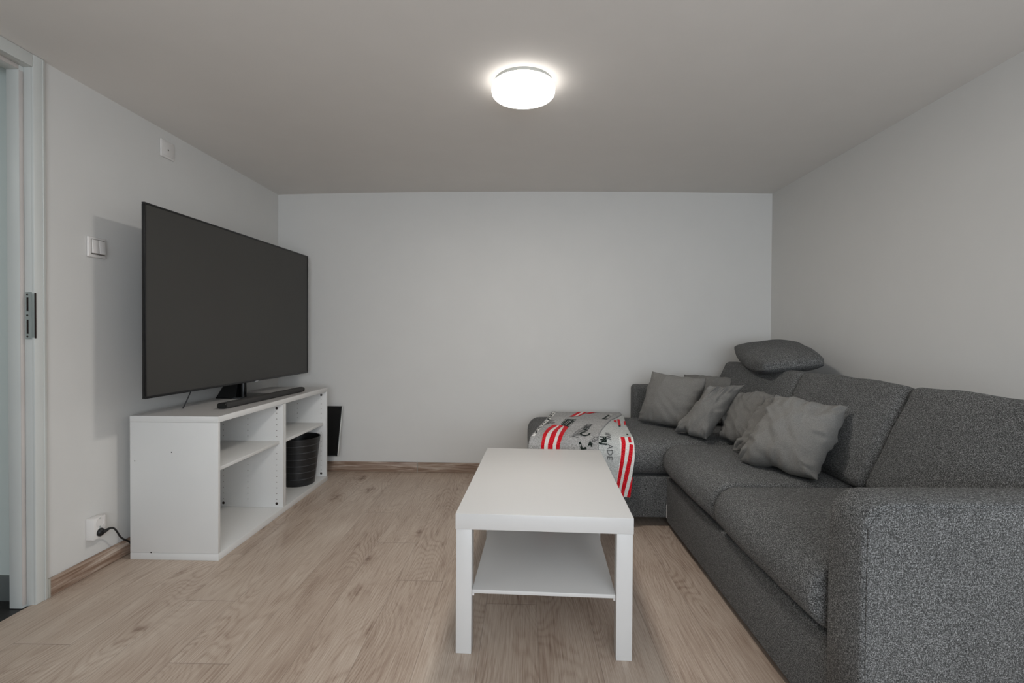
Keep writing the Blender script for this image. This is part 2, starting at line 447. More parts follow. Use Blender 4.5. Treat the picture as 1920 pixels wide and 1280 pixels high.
B1('plate_center', (L+.008, L+.0105, 2.414, 2.486, 1.876, 1.942), M['plastic'], t, bev=.002)
bm = bmesh.new(); lathe(bm, [(.0001, .0118), (.0035, .0118), (.0045, .0105), (.0045, .010)], L, 2.45, 1.908, 16, 'x')
place(obj('screw', bm, M['plasticgrey'], auto=.6), t)

t = empty('power_socket', (L, 2.03, .188)); tag(t, 'white double wall socket above the skirting beside the television bench', 'power socket')
bm = bmesh.new()
# wedge-shaped surface box: two outlets on its facing side
box(bm, L, L+.035, 1.984, 2.042, .146, .234, bev=.003, seg=2)
place(obj('socket_housing', bm, M['plastic'], auto=.6), t)
for zc_ in (.211, .170):
    bm = bmesh.new(); lathe(bm, [(.0195, .0345), (.0195, .0362), (.0185, .0362), (.0175, .0353), (.001, .0353)], L, 2.013, zc_, 32, 'x')
    sock = place(obj('socket_outlet', bm, M['plastic'], auto=.5), t)
    for dz in (-.0195, .0155):
        bm = bmesh.new(); box(bm, L+.0345, L+.0368, 2.010, 2.016, zc_+dz, zc_+dz+.004)
        place(obj('earth_clip', bm, M['metal'], label='metal earth clip'), sock)
t = empty('power_cable', (L+.035, 2.013, .170)); tag(t, 'black power cord plugged into the wall socket and running behind the bench', 'power cord')
bm = bmesh.new(); lathe(bm, [(.0001, .0355), (.0165, .0355), (.0168, .038), (.0150, .043), (.011, .047), (.006, .049), (.001, .049)], L, 2.013, .170, 24, 'x')
place(obj('plug', bm, M['cord'], auto=.5), t)
bm = bmesh.new(); tube(bm, [(L+.047, 2.013, .170), (L+.050, 2.024, .172), (L+.050, 2.036, .174), (L+.050, 2.047, .174)], lambda s: .0085-.0045*s)
place(obj('plug_sleeve', bm, M['cord'], smooth=True), t)
bm = bmesh.new(); tube(bm, [(L+.050, 2.045, .174), (L+.050, 2.062, .168), (L+.047, 2.082, .148), (L+.045, 2.103, .116), (L+.044, 2.125, .094), (L+.042, 2.155, .072), (L+.040, 2.182, .042), (L+.038, 2.22, .026), (L+.034, 2.30, .010), (L+.034, 2.6, .0042)], .0036)
place(obj('cord', bm, M['cord'], smooth=True), t)

# ------------------------------------------------------------------ media bench
BX0, BX1, BY0, BY1, BH = -1.732, -1.337, 2.138, 3.348, .634
TH = .018
bench = empty('media_bench', ((BX0+BX1)/2, (BY0+BY1)/2, 0))
tag(bench, 'white open-fronted television bench with two compartments along the left wall', 'tv bench')
B1('top', (BX0, BX1, BY0, BY1, BH-.027, BH-.0012), M['whitelam'], bench, bev=.0012)
B1('top_face', (BX0+.0012, BX1-.0012, BY0+.0012, BY1-.0012, BH-.0012, BH), M['benchtop'], bench, bev=0, label='greyer top surface')  # thin layer that sets the top greyer than the panels
B1('bottom_panel', (BX0, BX1, BY0+.0005, BY1-.0005, 0, .030), M['whitelam'], bench, bev=.0012)
SX = BX1-.002
for y0 in (BY0+.0005, BY0+.605-TH, BY0+.605+.0008, BY1-TH-.0005):
    B1('side_panel', (BX0, SX, y0, y0+TH-.0005, .0305, BH-.0275), M['whitelam'], bench, bev=.0012)
B1('back_panel', (BX0+.006, BX0+.010, BY0+TH, BY1-TH, .03, BH-.027), M['whitelam'], bench, bev=0)
for y0, y1, sz in ((BY0+TH+.001, BY0+.605-TH-.001, .386), (BY0+.605+TH+.001, BY1-TH-.001, .381)):
    B1('shelf', (BX0+.012, BX1-.022, y0, y1, sz-.001, sz+.015), M['whitelam'], bench, bev=.0012)
# row of drilled shelf-pin holes and cam fasteners on the faces the camera sees
for yi, base in ((BY0+.605-TH, 0), (BY1-TH-.0005, 1)):
    for xh in (BX1-.037, BX1-.20, BX1-.338):
        for k in range(17):
            z = .075+k*.032
            if .36 < z < .41 or z > .585: continue
            bm = bmesh.new(); lathe(bm, [(.0029, -.0006), (.0029, .0006)], xh, yi, z, 8, 'y')
            place(obj('shelf_pin_hole', bm, M['hole']), bench)
    for xh, z in ((BX1-.037, .583), (BX1-.037, .052), (BX1-.338, .052)):
        bm = bmesh.new(); lathe(bm, [(.0001, -.0018), (.0055, -.0018), (.0075, -.0008), (.0075, .001)], xh, yi, z, 20, 'y')
        place(obj('cam_fastener', bm, M['cam'], auto=.5, label='round dark fastener cap'), bench)
# small marks on the end panel
for xh, z, r_ in ((-1.638, .032, .003), (-1.545, .475, .0025), (-1.71, .435, .0022)):
    bm = bmesh.new(); lathe(bm, [(r_, -.0008), (r_, .0008)], xh, BY0+.0005, z, 10, 'y')
    place(obj('screw_hole', bm, M['cam']), bench)

# waste basket in the right compartment
WX, WY = -1.462, 3.180
bin_ = empty('waste_basket', (WX, WY, .0305)); tag(bin_, 'black plastic waste basket with ribbed rings standing in the right bench compartment', 'waste basket')
bm = bmesh.new()
zb, zt, rb, rtp = .0305, .332, .100, .134
prof = [(.001, 0), (rb-.004, 0), (rb, .004)]
for k in range(6):
    za = .004+(zt-zb-.004)*(k+1)/7.0; r_ = rb+(rtp-rb)*(za/(zt-zb))
    prof += [(r_-.0008, za-.003), (r_-.0024, za-.001), (r_-.0024, za+.001), (r_+.0004, za+.003)]
prof += [(rtp, zt-zb-.003), (rtp, zt-zb), (rtp-.004, zt-zb), (rb-.004, .006), (.001, .006)]
lathe(bm, prof, WX, WY, zb, 72, cap=False)
place(obj('basket_body', bm, M['bin'], auto=.7), bin_)
for k in range(6):
    za = .004+(zt-zb-.004)*(k+1)/7.0; r_ = rb+(rtp-rb)*(za/(zt-zb))-.0019
    bm = bmesh.new(); lathe(bm, [(r_-.0005, za-.0016), (r_, za-.0012), (r_, za+.0012), (r_-.0005, za+.0016)], WX, WY, zb, 72, cap=False)
    place(obj('rib_line', bm, M['binline'], smooth=True), bin_)

# framed black panel behind the bench, leaning on the back wall
fp = empty('leaning_panel', (-1.5, 3.47, 0)); tag(fp, 'black glossy framed panel leaning on the back wall behind the television bench', 'picture frame')
def lean(bm, z0=.135, yb=3.462, ang=.255):
    for v in bm.verts:
        x, y, z = v.co
        v.co = Vector((x, yb+y*math.cos(ang)+z*math.sin(ang), z0-y*math.sin(ang)+z*math.cos(ang)))
    return bm
PX0, PX1, PHt = -1.70, -1.312, .352
bm = bmesh.new(); box(bm, PX0+.008, PX1-.008, -.003, .008, .008, PHt-.008); place(obj('panel', lean(bm), M['panel']), fp)
bm = bmesh.new()
for q in ((PX0, PX0+.008, 0, PHt), (PX1-.008, PX1, 0, PHt), (PX0+.008, PX1-.008, 0, .008), (PX0+.008, PX1-.008, PHt-.008, PHt)):
    box(bm, q[0], q[1], -.006, .010, q[2], q[3], bev=.001)
place(obj('frame', lean(bm), M['tvframe'], auto=.6), fp)
bm = bmesh.new(); box(bm, PX1, PX1+.0035, -.006, .010, -.001, PHt, bev=.0005); place(obj('edge_strip', lean(bm), M['trim'], auto=.6, label='pale edge strip'), fp)
# plain foot that carries it, hidden behind the bench end
bm = bmesh.new(); box(bm, -1.69, -1.44, 3.43, 3.50, 0, .128, bev=.003); place(obj('foot', bm, M['rubber'], auto=.6), fp)

# ------------------------------------------------------------------ television
k_ = 1.05
Pn = Vector((-1.5*k_, 1.93*k_, 0)); Pf = Vector((-1.448*k_, 3.295*k_, 0))
zt0, zt1 = 1-.2645*k_, 1+.5145*k_
d = (Pf-Pn); TVL = d.length; ang = math.atan2(d.y, d.x)
TVH = zt1-zt0
tvc = (Pn+Pf)/2
tv = empty('television', (tvc.x, tvc.y, BH), ang-PI/2)
tag(tv, 'large flat-screen television, switched off, standing on the white bench', 'television')
# local frame: y along width, -x... screen faces +x
def loc(name, bm, mat, parent, **kw):
    o = obj(name, bm, mat, parent, **kw); return o
z0, z1 = zt0-BH, zt1-BH; h = TVL/2
bm = bmesh.new()
bz = .008
box(bm, -.014, .0, -h, h, z0, z0+.010, bev=.0012); box(bm, -.014, .0, -h, h, z1-bz, z1, bev=.0012)
box(bm, -.014, .0, -h, -h+bz, z0+.010, z1-bz, bev=.0012); box(bm, -.014, .0, h-bz, h, z0+.010, z1-bz, bev=.0012)
loc('frame', bm, M['tvframe'], tv, auto=.6)
bm = bmesh.new(); box(bm, -.008, -.003, -h+bz-.001, h-bz+.001, z0+.009, z1-bz+.001)
loc('screen', bm, M['screen'], tv, label='dark matte screen')
bm = bmesh.new(); box(bm, -.052, -.028, -h+.06, h-.03, z0+.02, z1-.25, bev=.01); box(bm, -.030, -.0145, -h+.022, h-.022, z0+.012, z1-.012, bev=.003)
loc('back_cover', bm, M['tvframe'], tv, auto=.6)
bm = bmesh.new(); box(bm, -.012, .002, .075, .105, z0-.004, z0+.003, bev=.001)
loc('logo_tab', bm, M['logo'], tv, auto=.6)
# stand: neck with a wing behind, flat V base
bm = bmesh.new()
def prism(bm, pts, z0_, z1_):
    a = [bm.verts.new((x, y, z0_)) for x, y in pts]; b = [bm.verts.new((x, y, z1_)) for x, y in pts]
    n = len(pts)
    for i in range(n): bm.faces.new((a[i], a[(i+1) % n], b[(i+1) % n], b[i]))
    bm.faces.new(a[::-1]); bm.faces.new(b)
prism(bm, [(-.170, -.025), (-.06, -.040), (.080, .060), (.080, .175), (-.05, .205), (-.170, .190)], 0, .0075)
loc('stand_base', bm, M['blackgloss'], tv, auto=.6)
bm = bmesh.new()
# sloping wing of the neck: wide at the base, narrow under the screen
q = [(-.168, -.022, .0075), (-.050, -.030, .0075), (-.045, .045, .0075), (-.155, .06, .0075)]
p = [(-.060, -.010, z0+.10), (-.035, -.010, z0+.10), (-.035, .040, z0+.10), (-.060, .040, z0+.10)]
a = [bm.verts.new(v) for v in q]; b = [bm.verts.new(v) for v in p]
for i in range(4): bm.faces.new((a[i], a[(i+1) % 4], b[(i+1) % 4], b[i]))
bm.faces.new(a[::-1]); bm.faces.new(b)
loc('stand_neck', bm, M['blackgloss'], tv, auto=.6)
bm = bmesh.new(); lathe(bm, [(.017, .0075), (.017, z0+.07)], -.030, .008, 0, 28)
loc('stand_post', bm, M['blackgloss'], tv, auto=.6)
bm = bmesh.new(); tube(bm, [(-.045, -.370, z0+.05), (-.050, -.385, z0-.01), (-.062, -.400, .03), (-.070, -.410, .003)], .0026)
loc('cable', bm, M['cord'], tv, smooth=True)

# soundbar
sb = empty('soundbar', (-1.43, 2.72, BH)); tag(sb, 'slim dark rounded soundbar lying on the bench in front of the television', 'soundbar')
a_ = Vector((-1.452, 2.345, 0)); b_ = Vector((-1.401, 3.090, 0)); dl = b_-a_; ln = dl.length; nrm = Vector((dl.y, -dl.x, 0)).normalized(); dn = dl.normalized()
def bar(bm, s0, s1, r_):
    pf = []
    for i in range(28):
        th = 2*PI*i/28; c_, s_ = math.cos(th), math.sin(th)
        e = .62
        pf.append((math.copysign(abs(c_)**e, c_)*.0235*r_, .020+math.copysign(abs(s_)**e, s_)*.0145*r_))
    rings = []
    for s_ in (s0, s0+.003, s1-.003, s1):
        sc = .9 if s_ in (s0, s1) else 1
        rings.append([bm.verts.new(a_+dn*s_+nrm*(x*sc)+Vector((0, 0, BH+.0003+.0145+(z-.020)*sc))) for x, z in pf])
    for p_, q_ in zip(rings, rings[1:]):
        for i in range(28): bm.faces.new((p_[i], p_[(i+1) % 28], q_[(i+1) % 28], q_[i]))
    bm.faces.new(rings[0]); bm.faces.new(rings[-1])
bm = bmesh.new(); bar(bm, .014, ln-.014, 1.0); place(obj('speaker_grille', bm, M['soundbar'], auto=.7), sb)
for s0, s1 in ((0, .014), (ln-.014, ln)):
    bm = bmesh.new(); bar(bm, s0, s1, 1.0); place(obj('end_cap', bm, M['blackgloss'], auto=.7), sb)

# ------------------------------------------------------------------ coffee table
ts, tx, ty, th = .0362, -.2131, 1.5423, .4411
k2 = th/.45*1.02; TWd, TLn = .55*k2, .9*k2
ct = empty('coffee_table', (tx, ty, 0), -ts); tag(ct, 'low white coffee table with square legs and a lower shelf', 'coffee table')
def tb(name, *dims, bev=.0015):
    bm = bmesh.new(); box(bm, *dims, bev=bev); return obj(name, bm, M['tablewhite'], ct, auto=.6)
tb('tabletop', 0, TWd, 0, TLn, th-.050, th)
lg = .049
for x_ in (.002, TWd-lg-.002):
    for y_ in (.002, TLn-lg-.002): tb('leg', x_, x_+lg, y_, y_+lg, 0, th-.0503)
tb('shelf', .0515, TWd-.0515, .012, TLn-.012, .186, .198)
for x_ in (.0515, TWd-.0575):
    for y_ in (.018, TLn-.038):
        bm = bmesh.new(); box(bm, x_, x_+.006, y_, y_+.02, .176, .186); obj('shelf_bracket', bm, M['plastic'], ct)

# ------------------------------------------------------------------ soft shapes
def cdist(n, half, r):
    r = min(r, half*.98)
    """coordinates across one axis, denser in the rounded margins"""
    m_ = 5; out = [-half+r*(1-math.cos(PI/2*i/m_)) for i in range(m_)]
    mid = [-half+r+(2*half-2*r)*i/n for i in range(n+1)]
    return out+mid+[-v for v in reversed(out)]
def puffy(bm, hx, hy, hz, r, puff=(0, 0, 0), wr=0, seed=0, n=10, rxz=None, fn=None):
    """rounded box centred at the origin with crowned faces; puff = crown of x, y, z faces"""
    rv = Vector(r) if isinstance(r, tuple) else Vector((r, r, r))
    X, Y, Z = cdist(n, hx, rv.x), cdist(n, hy, rv.y), cdist(n, hz, rv.z)
    cache = {}
    def V(x, y, z):
        key = (round(x, 5), round(y, 5), round(z, 5))
        if key in cache: return cache[key]
        q = Vector((max(-hx+rv.x, min(hx-rv.x, x)), max(-hy+rv.y, min(hy-rv.y, y)), max(-hz+rv.z, min(hz-rv.z, z))))
        d = Vector(((x-q.x)/rv.x, (y-q.y)/rv.y, (z-q.z)/rv.z)); p = q.copy()
        if d.length > 1e-9: d.normalize(); p += Vector((d.x*rv.x, d.y*rv.y, d.z*rv.z))
        u, v, w_ = x/hx, y/hy, z/hz
        p.x += puff[0]*(1-v*v)*(1-w_*w_)*max(-1, min(1, u*1.0)); p.y += puff[1]*(1-u*u)*(1-w_*w_)*v; p.z += puff[2]*(1-u**4)*(1-v**4)*w_
        if wr:
            nn = d.normalized() if d.length > 1e-9 else Vector((0, 0, 1))
            p += nn*wr*(noise.noise(p*5+Vector((seed*7.1, 3, 1)))+.5*noise.noise(p*13+Vector((seed*3.7, 9, 4))))
        if fn: p = fn(p)
        cache[key] = bm.verts.new(p); return cache[key]
    def face(A, Bc, f):
        for a, a2 in zip(A, A[1:]):
            for b, b2 in zip(Bc, Bc[1:]):
                try: bm.faces.new((f(a, b), f(a2, b), f(a2, b2), f(a, b2)))
                except ValueError: pass
    for s in (-1, 1):
        face(Y, Z, lambda a, b: V(s*hx, a, b)); face(X, Z, lambda a, b: V(a, s*hy, b)); face(X, Y, lambda a, b: V(a, b, s*hz))
    return bm
def xform(bm, loc_, rot=(0, 0, 0)):
    from mathutils import Euler
    mt = Matrix.Translation(loc_) @ Euler(rot).to_matrix().to_4x4()
    bmesh.ops.transform(bm, matrix=mt, verts=bm.verts); return bm

# ------------------------------------------------------------------ corner sofa
sofa = empty('corner_sofa', (1.0, 2.3, 0))
tag(sofa, 'charcoal grey corner sofa with chaise along the right and back walls', 'sofa')
def sp(name, bm, mat='sofa', label=None): return place(obj(name, bm, M[mat], smooth=True, label=label), sofa)
AX0, AY0, AY1, AZ = .728, 1.082, 1.208, .642
# near armrest: profile in xz extruded along y with a rounded top front edge and piped seams
def arm(name, x0, x1, y0, y1, z0_, z1_, rr, crown=.004):
    bm = bmesh.new(); pf = [(x0, z0_), (x0-.002, (z0_+z1_)*.5)]
    for i in range(9):
        a = PI-PI/2*i/8; pf.append((x0+rr+rr*math.cos(a), z1_-rr+rr*math.sin(a)))
    for i in range(1, 7): pf.append((x0+rr+(x1-x0-rr)*i/6, z1_+crown*math.sin(PI*i/6)))
    pf.append((x1, z0_))
    ys = [(y0+.010, -.010), (y0+.003, -.004), (y0, .000)]
    ring_specs = [(y0, .012), (y0+.002, .004), (y0+.010, 0), ((y0+y1)/2, -.002), (y1-.010, 0), (y1-.002, .004), (y1, .012)]
    cx_, cz_ = (x0+x1)/2, (z0_+z1_)/2
    rings = []
    for yy, ins in ring_specs:
        rings.append([bm.verts.new((x+(ins if x < cx_ else -ins*.0), yy, z-(ins if z > cz_ else 0))) for x, z in pf])
    n_ = len(pf)
    for a, b in zip(rings, rings[1:]):
        for i in range(n_): bm.faces.new((a[i], a[(i+1) % n_], b[(i+1) % n_], b[i]))
    bm.faces.new(rings[0]); bm.faces.new(rings[-1][::-1])
    return sp(name, bm), pf
_, pf = arm('armrest', AX0, R-.012, AY0, AY1, .035, AZ, .062)
bm = bmesh.new(); tube(bm, [(x+.011 if x < 1.2 else x, AY0-.0003, z-.011 if z > .4 else z) for x, z in pf[:-1]], .0022, 6)
sp('piping', bm)
sofa_parts = []
bm = bmesh.new(); box(bm, .742, R-.012, AY1+.002, 2.600, .032, .266, bev=.008, seg=3)
place(obj('sofa_base', bm, M['sofa'], auto=.6), sofa)
bm = bmesh.new(); box(bm, .032, R-.012, 2.604, 3.42, .048, .264, bev=.010, seg=3)
place(obj('chaise_base', bm, M['sofa'], auto=.6), sofa)
# white lining edge visible at the corner of the storage box
B1('lining_edge', (.742, .7495, 2.597, 2.602, .050, .120), M['plastic'], sofa, bev=.0005, label='white lining edge')
# seat cushions
def seat(name, x0, x1, y0, y1, z0_, z1_, r, puff, seed, fn=None, wr=.004):
    bm = bmesh.new(); puffy(bm, (x1-x0)/2, (y1-y0)/2, (z1_-z0_)/2, r, puff, wr, seed, 12)
    xform(bm, ((x0+x1)/2, (y0+y1)/2, (z0_+z1_)/2)); sp(name, bm); return
seat('seat_cushion', .706, 1.52, 1.222, 1.872, .270, .442, (.080, .020, .075), (.014, .004, .006), 1)
seat('seat_cushion', .710, 1.52, 1.873, 2.574, .270, .442, (.080, .030, .075), (.014, .006, .008), 2)
seat('chaise_cushion', .026, 1.52, 2.590, 3.418, .268, .445, .075, (.006, .004, .006), 3, wr=.002)
# frame behind the back cushions and far armrest on the back wall side
bm = bmesh.new(); puffy(bm, .11, 1.17, .31, .03, n=6); xform(bm, (1.617, 2.382, .345)); sp('back_frame', bm)
bm = bmesh.new(); puffy(bm, .488, .060, .305, .028, n=6); xform(bm, (1.237, 3.488, .352)); sp('far_armrest', bm)
# back cushions
def back(y0, y1, seed, hz=.205, th_=.43, cx_=1.372, cz_=.604, hx=.105):
    bm = bmesh.new(); puffy(bm, hx, (y1-y0)/2, hz, .032, (.022, .003, .008), .006, seed, 12)
    xform(bm, (cx_, (y0+y1)/2, cz_), (0, th_, 0)); sp('back_cushion', bm)
back(1.214, 1.795, 11); back(1.800, 2.475, 12); back(2.480, 3.405, 13)
for x_, y_ in ((.80, 1.30), (1.65, 1.30), (.79, 2.64), (.09, 2.66), (.09, 3.36), (1.65, 3.36)):
    h_ = .0475 if y_ > 2.6 else .0315
    bm = bmesh.new(); lathe(bm, [(.024, 0), (.026, h_)], x_, y_, 0, 24); place(obj('leg', bm, M['rubber'], auto=.6), sofa)

# head cushion lying on the far back cushion
bm = bmesh.new()
def hf(p):
    s = min(1, abs(p.y)/.347); k = .15+.85*math.sqrt(max(0, (1-s*s)*(1-min(1, abs(p.x)/.19)**4)))
    p.z = p.z*k - .010*(1-s*s)+.004
    p.x = p.x*(1-.12*s*s); return p
puffy(bm, .165, .345, .070, .024, (.012, .002, .004), .008, 21, 14, fn=hf)
xform(bm, (1.455, 2.945, .886), (.115, -.12, -.20))
hc = obj('head_cushion', bm, M['sofa'], smooth=True)
tag(hc, 'charcoal neck cushion lying flat on top of the sofa backrest in the corner', 'cushion')

# ------------------------------------------------------------------ scatter cushions
def pillow(TL, TR, BR, BL, T, seed, label, folds=1.0, sag=0.0, cat='pillow'):
    TL, TR, BR, BL = map(Vector, (TL, TR, BR, BL))
    cen = (TL+TR+BR+BL)/4
    ux = ((TR-TL)+(BR-BL)).normalized(); uy = ((TL-BL)+(TR-BR)).normalized()
    nr = ux.cross(uy).normalized()      # points towards the viewer for TL,TR order left-right
    N = 56
    bm = bmesh.new(); lay = {}
    off = Vector((seed*3.3, seed*1.7, seed*.9))
    def P(i, j, side):
        u = -1+2*i/N; v = -1+2*j/N
        u = math.sin(u*PI/2)*.5+u*.5; v = math.sin(v*PI/2)*.5+v*.5
        edge = max(abs(u), abs(v))
        uu = u*(1-.055*(1-v*v)*abs(u)**2); vv = v*(1-.055*(1-u*u)*abs(v)**2)
        # irregular outline
        e1 = .016*noise.noise(Vector((u*2.3, v*2.3, 0))+off)*folds
        e2 = .016*noise.noise(Vector((u*2.3, v*2.3, 5))+off)*folds
        a, b = (uu+1)/2, (vv+1)/2
        p = BL*(1-a)*(1-b)+BR*a*(1-b)+TR*a*b+TL*(1-a)*b
        p = p+ux*e1+uy*e2
        prof = max(0, (1-u*u)*(1-v*v))**.42
        # heavier bottom
        prof *= (1-.18*v)
        hgt = T/2*prof
        ef = (1-abs(u))*(1-abs(v)); near = math.exp(-((1-edge)/.42)**2)*(1 if edge < .999 else 0)
        if abs(u) > abs(v): ph = noise.noise(Vector((u*1.2, v*6.5, 2))+off)
        else: ph = noise.noise(Vector((u*6.5, v*1.2, 2))+off)
        wob = noise.noise(Vector((u*2.6, v*2.6, 9))+off)*.010
        diag = noise.noise(Vector(((u+v)*4.5, (u-v)*1.1, 4))+off)
        hgt += folds*(near*ph*.017+wob*prof+.009*diag*prof-.010*near*max(0, noise.noise(Vector((u*3.1, v*3.1, 13))+off)))
        return p+nr*(hgt*side)+nr*sag*0
    for side in (1, -1):
        for i in range(N+1):
            for j in range(N+1):
                if side == -1 and (i in (0, N) or j in (0, N)): lay[(side, i, j)] = lay[(1, i, j)]; continue
                lay[(side, i, j)] = bm.verts.new(P(i, j, side if not (i in (0, N) or j in (0, N)) else 0))
        for i in range(N):
            for j in range(N):
                q_ = [lay[(side, i, j)], lay[(side, i+1, j)], lay[(side, i+1, j+1)], lay[(side, i, j+1)]]
                try: bm.faces.new(q_ if side == 1 else q_[::-1])
                except ValueError: pass
    o = obj('throw_pillow', bm, M['pillow'], smooth=True)
    tag(o, label, cat, 'grey throw pillows on the corner sofa')
    return o
pillow((.800, 3.14, .775), (1.050, 2.90, .752), (.965, 2.86, .452), (.715, 3.14, .462), .15, 1,
       'plain grey throw pillow farthest left, leaning beside the far armrest', .6)
pillow((1.060, 3.33, .748), (1.330, 3.15, .735), (1.19, 3.05, .47), (.99, 3.25, .47), .12, 2,
       'dark-looking throw pillow hidden behind the two leftmost ones, only its top edge showing', .7)
pillow((.985, 2.66, .738), (1.150, 2.66, .737), (.945, 2.60, .452), (.845, 2.83, .458), .15, 3,
       'grey throw pillow second from left, tilted with one corner pointing down at the seat', 1.0)
pillow((1.140, 2.72, .700), (1.235, 2.50, .716), (1.115, 2.36, .466), (1.03, 2.66, .458), .12, 4,
       'shaded grey throw pillow in the middle, half covered by the pillows on both sides', 1.1)
pillow((1.125, 2.36, .722), (1.27, 2.20, .70), (1.14, 2.07, .468), (.985, 2.375, .462), .09, 5,
       'grey throw pillow squeezed directly behind the large front pillow, left edge showing', 1.2)
pillow((1.075, 2.15, .752), (1.262, 1.965, .728), (1.085, 1.865, .465), (.935, 2.175, .462), .17, 6,
       'large light grey throw pillow nearest the camera, square and full', 1.0)

# ------------------------------------------------------------------ printed blanket over the chaise
PROF = [(3.40, .462), (3.1, .468), (2.85, .468), (2.72, .463), (2.655, .453), (2.62, .437), (2.593, .408), (2.576, .37), (2.568, .31), (2.564, .25), (2.562, .15), (2.562, .10)]
acc = [0]
for p_, q_ in zip(PROF, PROF[1:]): acc.append(acc[-1]+math.hypot(q_[0]-p_[0], q_[1]-p_[1]))
def interp(v):
    v = max(0, min(acc[-1]-1e-6, v))
    for i in range(len(acc)-1):
        if v <= acc[i+1]:
            t_ = (v-acc[i])/(acc[i+1]-acc[i])
            return Vector((PROF[i][0]+(PROF[i+1][0]-PROF[i][0])*t_, PROF[i][1]+(PROF[i+1][1]-PROF[i][1])*t_))
def sm(v):
    s = Vector((0, 0))
    for dv in (-.03, -.015, 0, .015, .03): s += interp(v+dv)
    return s/5
def SURF(x, v, hgt=0):
    p_ = sm(v); a = sm(v-.01); b = sm(v+.01); tg = (b-a).normalized(); n2 = Vector((tg.y, -tg.x))
    if n2.y < 0 and v < .6: n2 = -n2
    if v >= .6 and n2.x > 0: n2 = -n2
    wv = .006*(.6+noise.noise(Vector((x*5, v*4, 1))))*(1 if v < .8 else 1.2)+.0035*math.sin(x*26+v*5)*min(1, v*2)
    hgt = hgt+max(0, wv)
    return Vector((x, p_.x+n2.x*hgt, p_.y+n2.y*hgt))
def lerp_poly(pts, n):
    ls = [0]
    for a, b in zip(pts, pts[1:]): ls.append(ls[-1]+math.hypot(b[0]-a[0], b[1]-a[1]))
    out = []
    for i in range(n+1):
        s = ls[-1]*i/n
        for k in range(len(ls)-1):
            if s <= ls[k+1]+1e-9:
                t_ = (s-ls[k])/max(1e-9, ls[k+1]-ls[k]); out.append((pts[k][0]+(pts[k+1][0]-pts[k][0])*t_, pts[k][1]+(pts[k+1][1]-pts[k][1])*t_)); break
    return out
bm = bmesh.new(); MI = ['bl_grey', 'bl_pale', 'bl_white', 'bl_red', 'bl_black', 'bl_ink']
def strip(Lp, Rp, mat, hgt, n=14, mcols=3, thick=0):
    a, b = lerp_poly(Lp, n), lerp_poly(Rp, n)
    g_ = [[bm.verts.new(SURF(a[i][0]+(b[i][0]-a[i][0])*j/mcols, a[i][1]+(b[i][1]-a[i][1])*j/mcols, hgt)) for j in range(mcols+1)] for i in range(n+1)]
    for i in range(n):
        for j in range(mcols):
            f = bm.faces.new((g_[i][j], g_[i+1][j], g_[i+1][j+1], g_[i][j+1])); f.material_index = MI.index(mat)
    return g_
HU, HL, D_ = .010, .004, .0012
def sheet(Lp, Rp, mat, hgt, n=60, mcols=40):
    g_ = strip(Lp, Rp, mat, hgt, n, mcols)
    # thickness: hem down to the cushion along all borders
    bd = [g_[i][0] for i in range(n+1)]+[g_[n][j] for j in range(1, mcols+1)]+[g_[i][mcols] for i in range(n-1, -1, -1)]+[g_[0][j] for j in range(mcols-1, 0, -1)]
    lo = []
    for v_ in bd:
        # push inwards by the sheet thickness
        lo.append(bm.verts.new(v_.co+Vector((0, .005 if v_.co.z < .42 else 0, -.005 if v_.co.z >= .42 else 0))))
    k = len(bd)
    for i in range(k):
        f = bm.faces.new((bd[i], bd[(i+1) % k], lo[(i+1) % k], lo[i])); f.material_index = MI.index(mat)
upL = [(.189, 0), (.128, .367), (.093, .524), (.058, .691), (.034, .75), (.021, .812), (.016, .95), (.02, 1.06)]
upR = [(.648, .02), (.640, .113), (.533, .336), (.464, .539), (.414, .682), (.392, .767), (.385, .82), (.375, .95), (.37, 1.06)]
loL = [(.45, .12), (.40, .40), (.36, .7), (.35, .9), (.35, 1.07)]
loR = [(.655, .10), (.598, .448), (.579, .657), (.573, .812), (.564, .897), (.554, .956), (.547, 1.007), (.544, 1.066)]
sheet(loL, loR, 'bl_pale', HL); sheet(upL, upR, 'bl_grey', HU)
U, U2 = HU+D_, HU+2*D_
r1L = [(.163, .555), (.127, .645), (.099, .75), (.088, .812), (.082, .95)]; r3R = [(.249, .585), (.225, .685), (.203, .761), (.185, .812), (.178, .95)]
strip(r1L, r3R, 'bl_white', U, 20, 6)
strip(r1L, [(.194, .558), (.154, .645), (.119, .75), (.104, .812), (.098, .95)], 'bl_red', U2, 20)
strip([(.202, .562), (.171, .652), (.138, .761), (.123, .812), (.116, .95)], [(.222, .570), (.193, .652), (.164, .767), (.149, .812), (.142, .95)], 'bl_red', U2, 20)
strip([(.226, .575), (.201, .694), (.179, .77), (.166, .812), (.159, .95)], r3R, 'bl_red', U2, 20)
strip([(.250, .375), (.202, .555)], [(.318, .366), (.25, .585)], 'bl_black', U2)
for a_i in range(5):           # little pale stars on the dark field
    for b_i in range(4):
        vv = .400+.036*a_i+(.012 if b_i % 2 else 0); xx = .250-.011*a_i+.0155*b_i
        strip([(xx, vv), (xx-.002, vv+.010)], [(xx+.006, vv), (xx+.004, vv+.010)], 'bl_white', U2+D_, 1, 1)
strip([(.363, .02), (.284, .257)], [(.39, .02), (.309, .257)], 'bl_red', U2); strip([(.39, .02), (.309, .257)], [(.409, .02), (.331, .228)], 'bl_white', U2)
strip([(.409, .02), (.331, .228)], [(.428, .02), (.343, .226)], 'bl_red', U2); strip([(.455, .02), (.405, .09)], [(.492, .02), (.431, .10)], 'bl_red', U2)
strip([(.547, .133), (.472, .347)], [(.565, .172), (.505, .347)], 'bl_black', U)
